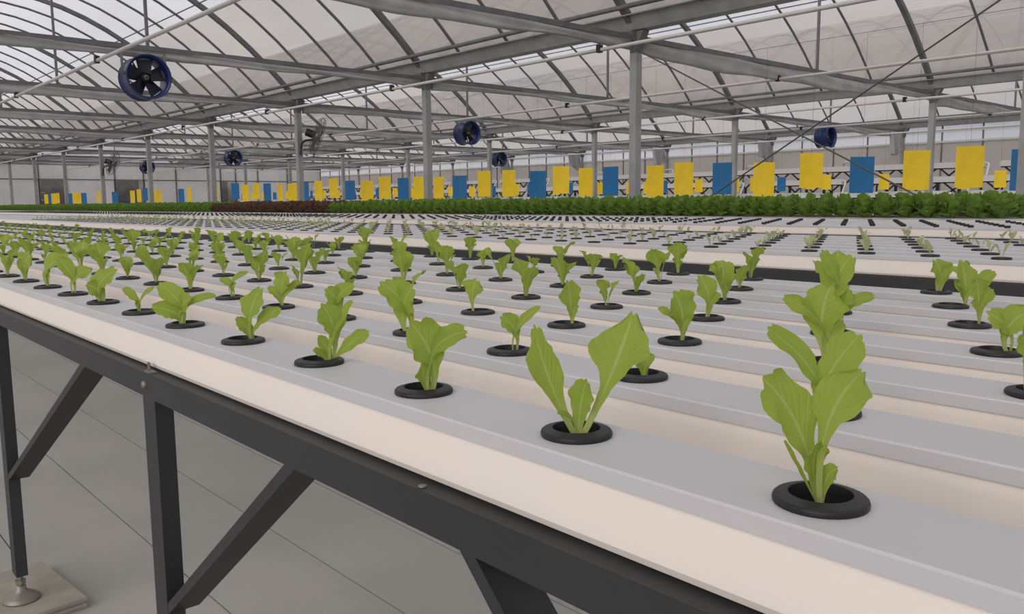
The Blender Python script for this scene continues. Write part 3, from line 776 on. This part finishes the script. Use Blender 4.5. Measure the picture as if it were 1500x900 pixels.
# ---- fourth bench: mature lettuce heads
def head(seed, nl=30, nv=6, nu=4):
    r = random.Random(seed); mb = MB()
    for i in range(nl):
        f = i/nl; az = i*2.4+r.uniform(-.3, .3); d = Vector((math.cos(az), math.sin(az), 0))
        ln = .17*(1-.25*f)*r.uniform(.85, 1.12); sp_ = .16*(1-f)*r.uniform(.8, 1.1)+.015
        up = .045+.145*min(1, f*1.25)**.7*r.uniform(.85, 1.1)
        leaf(mb, d*.008, d*(sp_*.45)+Vector((0, 0, up*.55)), d*sp_*.8+Vector((0, 0, up)), .095*(1-.35*f), -d+Vector((0, 0, .7)), seed*71+i, WL, nv, nu, ruffle=.28, cup_=.3)
    return mb
HG = [head(500+i) for i in range(6)]; HGm = [h.mesh('lettuce_head', M['leaf_head']) for h in HG]; HRm = [h.mesh('red_lettuce_head', M['leaf_red']) for h in HG[:4]]
HL = [head(600+i, 12, 4, 2) for i in range(4)]
hd = []
for j in range(7):
    vis = [Vector((x, BENCH[3]['y']+j*.2, T)) for x in HOLES[3, j] if -44 < x < -2.48-.12*j*0 and in_frame((x, BENCH[3]['y']+j*.2, T), 12)]
    vis.sort(key=lambda q: -proj(q)[0])
    hd += [(j*1.0+proj(q)[2]*.02, i+1, j, q) for i, q in enumerate(vis)]
hd.sort(key=lambda q: q[0]); sg, sr = MB(), MB()
sel = set(id(q) for q in hd[:300])
for q in hd:
    d, num, j, c = q; red = -19.4 < c.x < -13.9
    v = r.randrange(6); sc = r.uniform(.95, 1.16); sc = (sc*1.12, sc*1.12, sc*.98); az = r.uniform(0, 6.28)
    if id(q) in sel:
        o = link('red_lettuce' if red else 'green_lettuce', HRm[v % 4] if red else HGm[v], None, c, (0, 0, az), sc)
        tag(o, ('%s lettuce head, %s from the right, %s row of fourth bench' % ('brownish red' if red else 'green', nth(num), row_words[j])), 'lettuce', 'red lettuces on the fourth bench' if red else 'green lettuces on the fourth bench')
    else:
        (sr if red else sg).merge(HL[v % 4], Matrix.Translation(c) @ Matrix.Rotation(az, 4, 'Z') @ Matrix.Scale(sc[0], 4))
if sg.v: tag(sg.obj('rear_green_lettuce', M['leaf_head']), 'green lettuce heads packed in the rear rows of the fourth bench', 'lettuce', kind='stuff')
if sr.v: tag(sr.obj('rear_red_lettuce', M['leaf_red']), 'brownish red lettuce heads packed in the rear rows of the fourth bench', 'lettuce', kind='stuff')

# ------------------------------------------------------------------ stepped racks behind the farther columns
def rack_meshes():
    out = {}
    tiers = [(20.6, .20), (21.7, .555), (22.8, .93)]; Ln = 2.75
    for i, (y, z) in enumerate(tiers):
        q = MB(); h = .055; zz = zr(z)
        prof = [(y-.07, zz), (y+.07, zz), (y+.07, zz+.14), (y+.055, zz+.14), (y+.05, zz+.02), (y-.05, zz+.02), (y-.055, zz+.14), (y-.07, zz+.14)]
        q.prism(prof, 0, Ln); q.box(-.01, .0, y-.075, y+.075, zz-.005, zz+.12); q.box(Ln, Ln+.01, y-.075, y+.075, zz-.005, zz+.12)
        out['trough.%d' % i] = (q.mesh('trough', M['white']))
        p = MB(); p.sweep([(Ln+.02, y, zz+.08), (Ln+.07, y, zz+.09), (Ln+.10, y-.02, zz+.04), (Ln+.13, y-.25, zz-.24)], .025, n=6)
        out['elbow_pipe.%d' % i] = p.mesh('elbow_pipe', M['white'])
        for s in range(5):
            x = .3+s*(Ln-.6)/4
            t = MB()
            for sg in (-1, 1):
                t.sweep([(x+sg*.22, y, zz-.01), (x-sg*.25, y, zz-.40)], .018, .018, rect=True)
                t.sweep([(x-sg*.25, y, zz-.40), (x-sg*.25, y, 0)], .018, .018, rect=True)
            t.sweep([(x-.3, y, zz-.012), (x+.3, y, zz-.012)], .02, .014, rect=True)
            out['trestle.%d.%d' % (i, s)] = t.mesh('trestle', M['black'])
    a = MB(); y, z = tiers[2]; zz = zr(z)+.115
    a.sweep([(2.2, y, zz-.05), (2.2, y, zz+.12), (2.25, y, zz+.15), (2.45, y, zz+.15), (2.5, y, zz+.12), (2.5, y, zz-.05)], .02, n=6)
    out['pipe_arch'] = a.mesh('pipe_arch', M['white'])
    return out
rm = rack_meshes()
for i in range(12):
    t = empty('stepped_rack', (-7.95+.35-2.95-i*3.12+3.12, 0, 0)) if False else empty('stepped_rack', (-8.05-2.75+3.12-i*3.12, 0, 0))
    vis = i
    tag(t, 'white trough rack of three tiers on black trestles, %s from the right' % nth(i+1), 'rack', 'stepped trough racks')
    for n_, me in rm.items(): link(n_.split('.')[0], me, t)

# ------------------------------------------------------------------ sticky cards
cardme = {}
def card_mesh(w_, h_, m_):
    k = (round(w_, 2), round(h_, 2), m_)
    if k not in cardme:
        q = MB(); n = 4; vs = []
        for i in range(n+1):
            x = -w_/2+w_*i/n; yb = .012*math.sin(i/n*math.pi)
            vs += [(x, yb-.0015, -h_), (x, yb-.0015, 0), (x, yb+.0015, 0), (x, yb+.0015, -h_)]
        fs = [(i*4+k_, i*4+(k_+1) % 4, (i+1)*4+(k_+1) % 4, (i+1)*4+k_) for i in range(n) for k_ in range(4)]+[(3, 2, 1, 0), (n*4, n*4+1, n*4+2, n*4+3)]
        q.add(vs, fs); cardme[k] = q.mesh('sheet', M[m_])
    return cardme[k]
HZ = zr(2.425)
string = MB(); string.sweep([(0, 0, 0), (0, 0, 1)], .0015, n=4); string_me = string.mesh('string', M['wire'])
def card(x, y, zt, w_, h_, m_, rz, lb, grp):
    t = empty('sticky_card', (x, y, zt)); t.rotation_euler[2] = rz
    link('sheet', card_mesh(w_, h_, m_), t); link('string', string_me, t, sc=(1, 1, HZ-zt))
    tag(t, lb, 'card', grp)
r = random.Random(5)
near_x = [-3.60, -4.24, -4.90, -5.64, -6.40, -7.18, -7.93, -8.68, -9.28, -10.30, -10.91, -11.56, -12.20, -13.07, -13.86, -14.70, -15.47, -16.24, -16.88]
while near_x[-1] > -50: near_x.append(near_x[-1]-(r.uniform(.68, .86) if near_x[-1] > -24 else r.choice((.75, .8, 1.6, 2.3))))
tops = {1: .84, 2: .80, 3: .73, 4: .73, 5: .70, 6: .66, 7: .68, 8: .79}
for i, x in enumerate(near_x):
    blue = i % 3 == 0
    h_ = r.choice((.5, .52, .54)); zt = .78+r.uniform(-.05, .06); w_ = .32
    if i in (1, 2): h_, zt = .52, .84-.02*i
    rz = r.uniform(-.35, .35)+(.9 if i in (11, 12) else .35)
    card(x, 11.5, zr(zt), w_, h_, 'bluecard' if blue else 'yellow', rz,
         '%s sticky card, %s from the right in the nearer row of cards' % ('blue' if blue else 'yellow', nth(i+1)), 'nearer sticky cards')
far_x = [-6.20, -6.79, -7.53, -8.70, -9.33, -9.95, -10.80, -11.23, -12.05, -12.86, -13.46, -14.04]
while far_x[-1] > -45: far_x.append(far_x[-1]-r.uniform(.60, .70))
for i, x in enumerate(far_x):
    blue = i in (0, 5, 8) if i < 10 else i % 3 == 2
    card(x, 20.15, zr(.765+r.uniform(-.03, .03)), .23, .37, 'bluecard' if blue else 'yellow', r.uniform(-.3, .3)+.3,
         'small %s sticky card, %s from the right in the farther row of cards' % ('blue' if blue else 'yellow', nth(i+1)), 'farther sticky cards')
CX = {11.5: list(near_x), 20.15: far_x}
for y, lb in ((11.5, 'thin wire carrying the nearer row of sticky cards'), (20.15, 'thin wire carrying the farther row of sticky cards')):
    q = MB(); q.sweep([(XE, y, HZ)]+[(c, y, HZ) for c in sorted(CX[y]) if c < A1+BAY-.05]+[(A1+BAY, y, HZ)], .003, n=4); tag(q.obj('support_wire', M['wire']), lb, 'wire', 'card support wires')
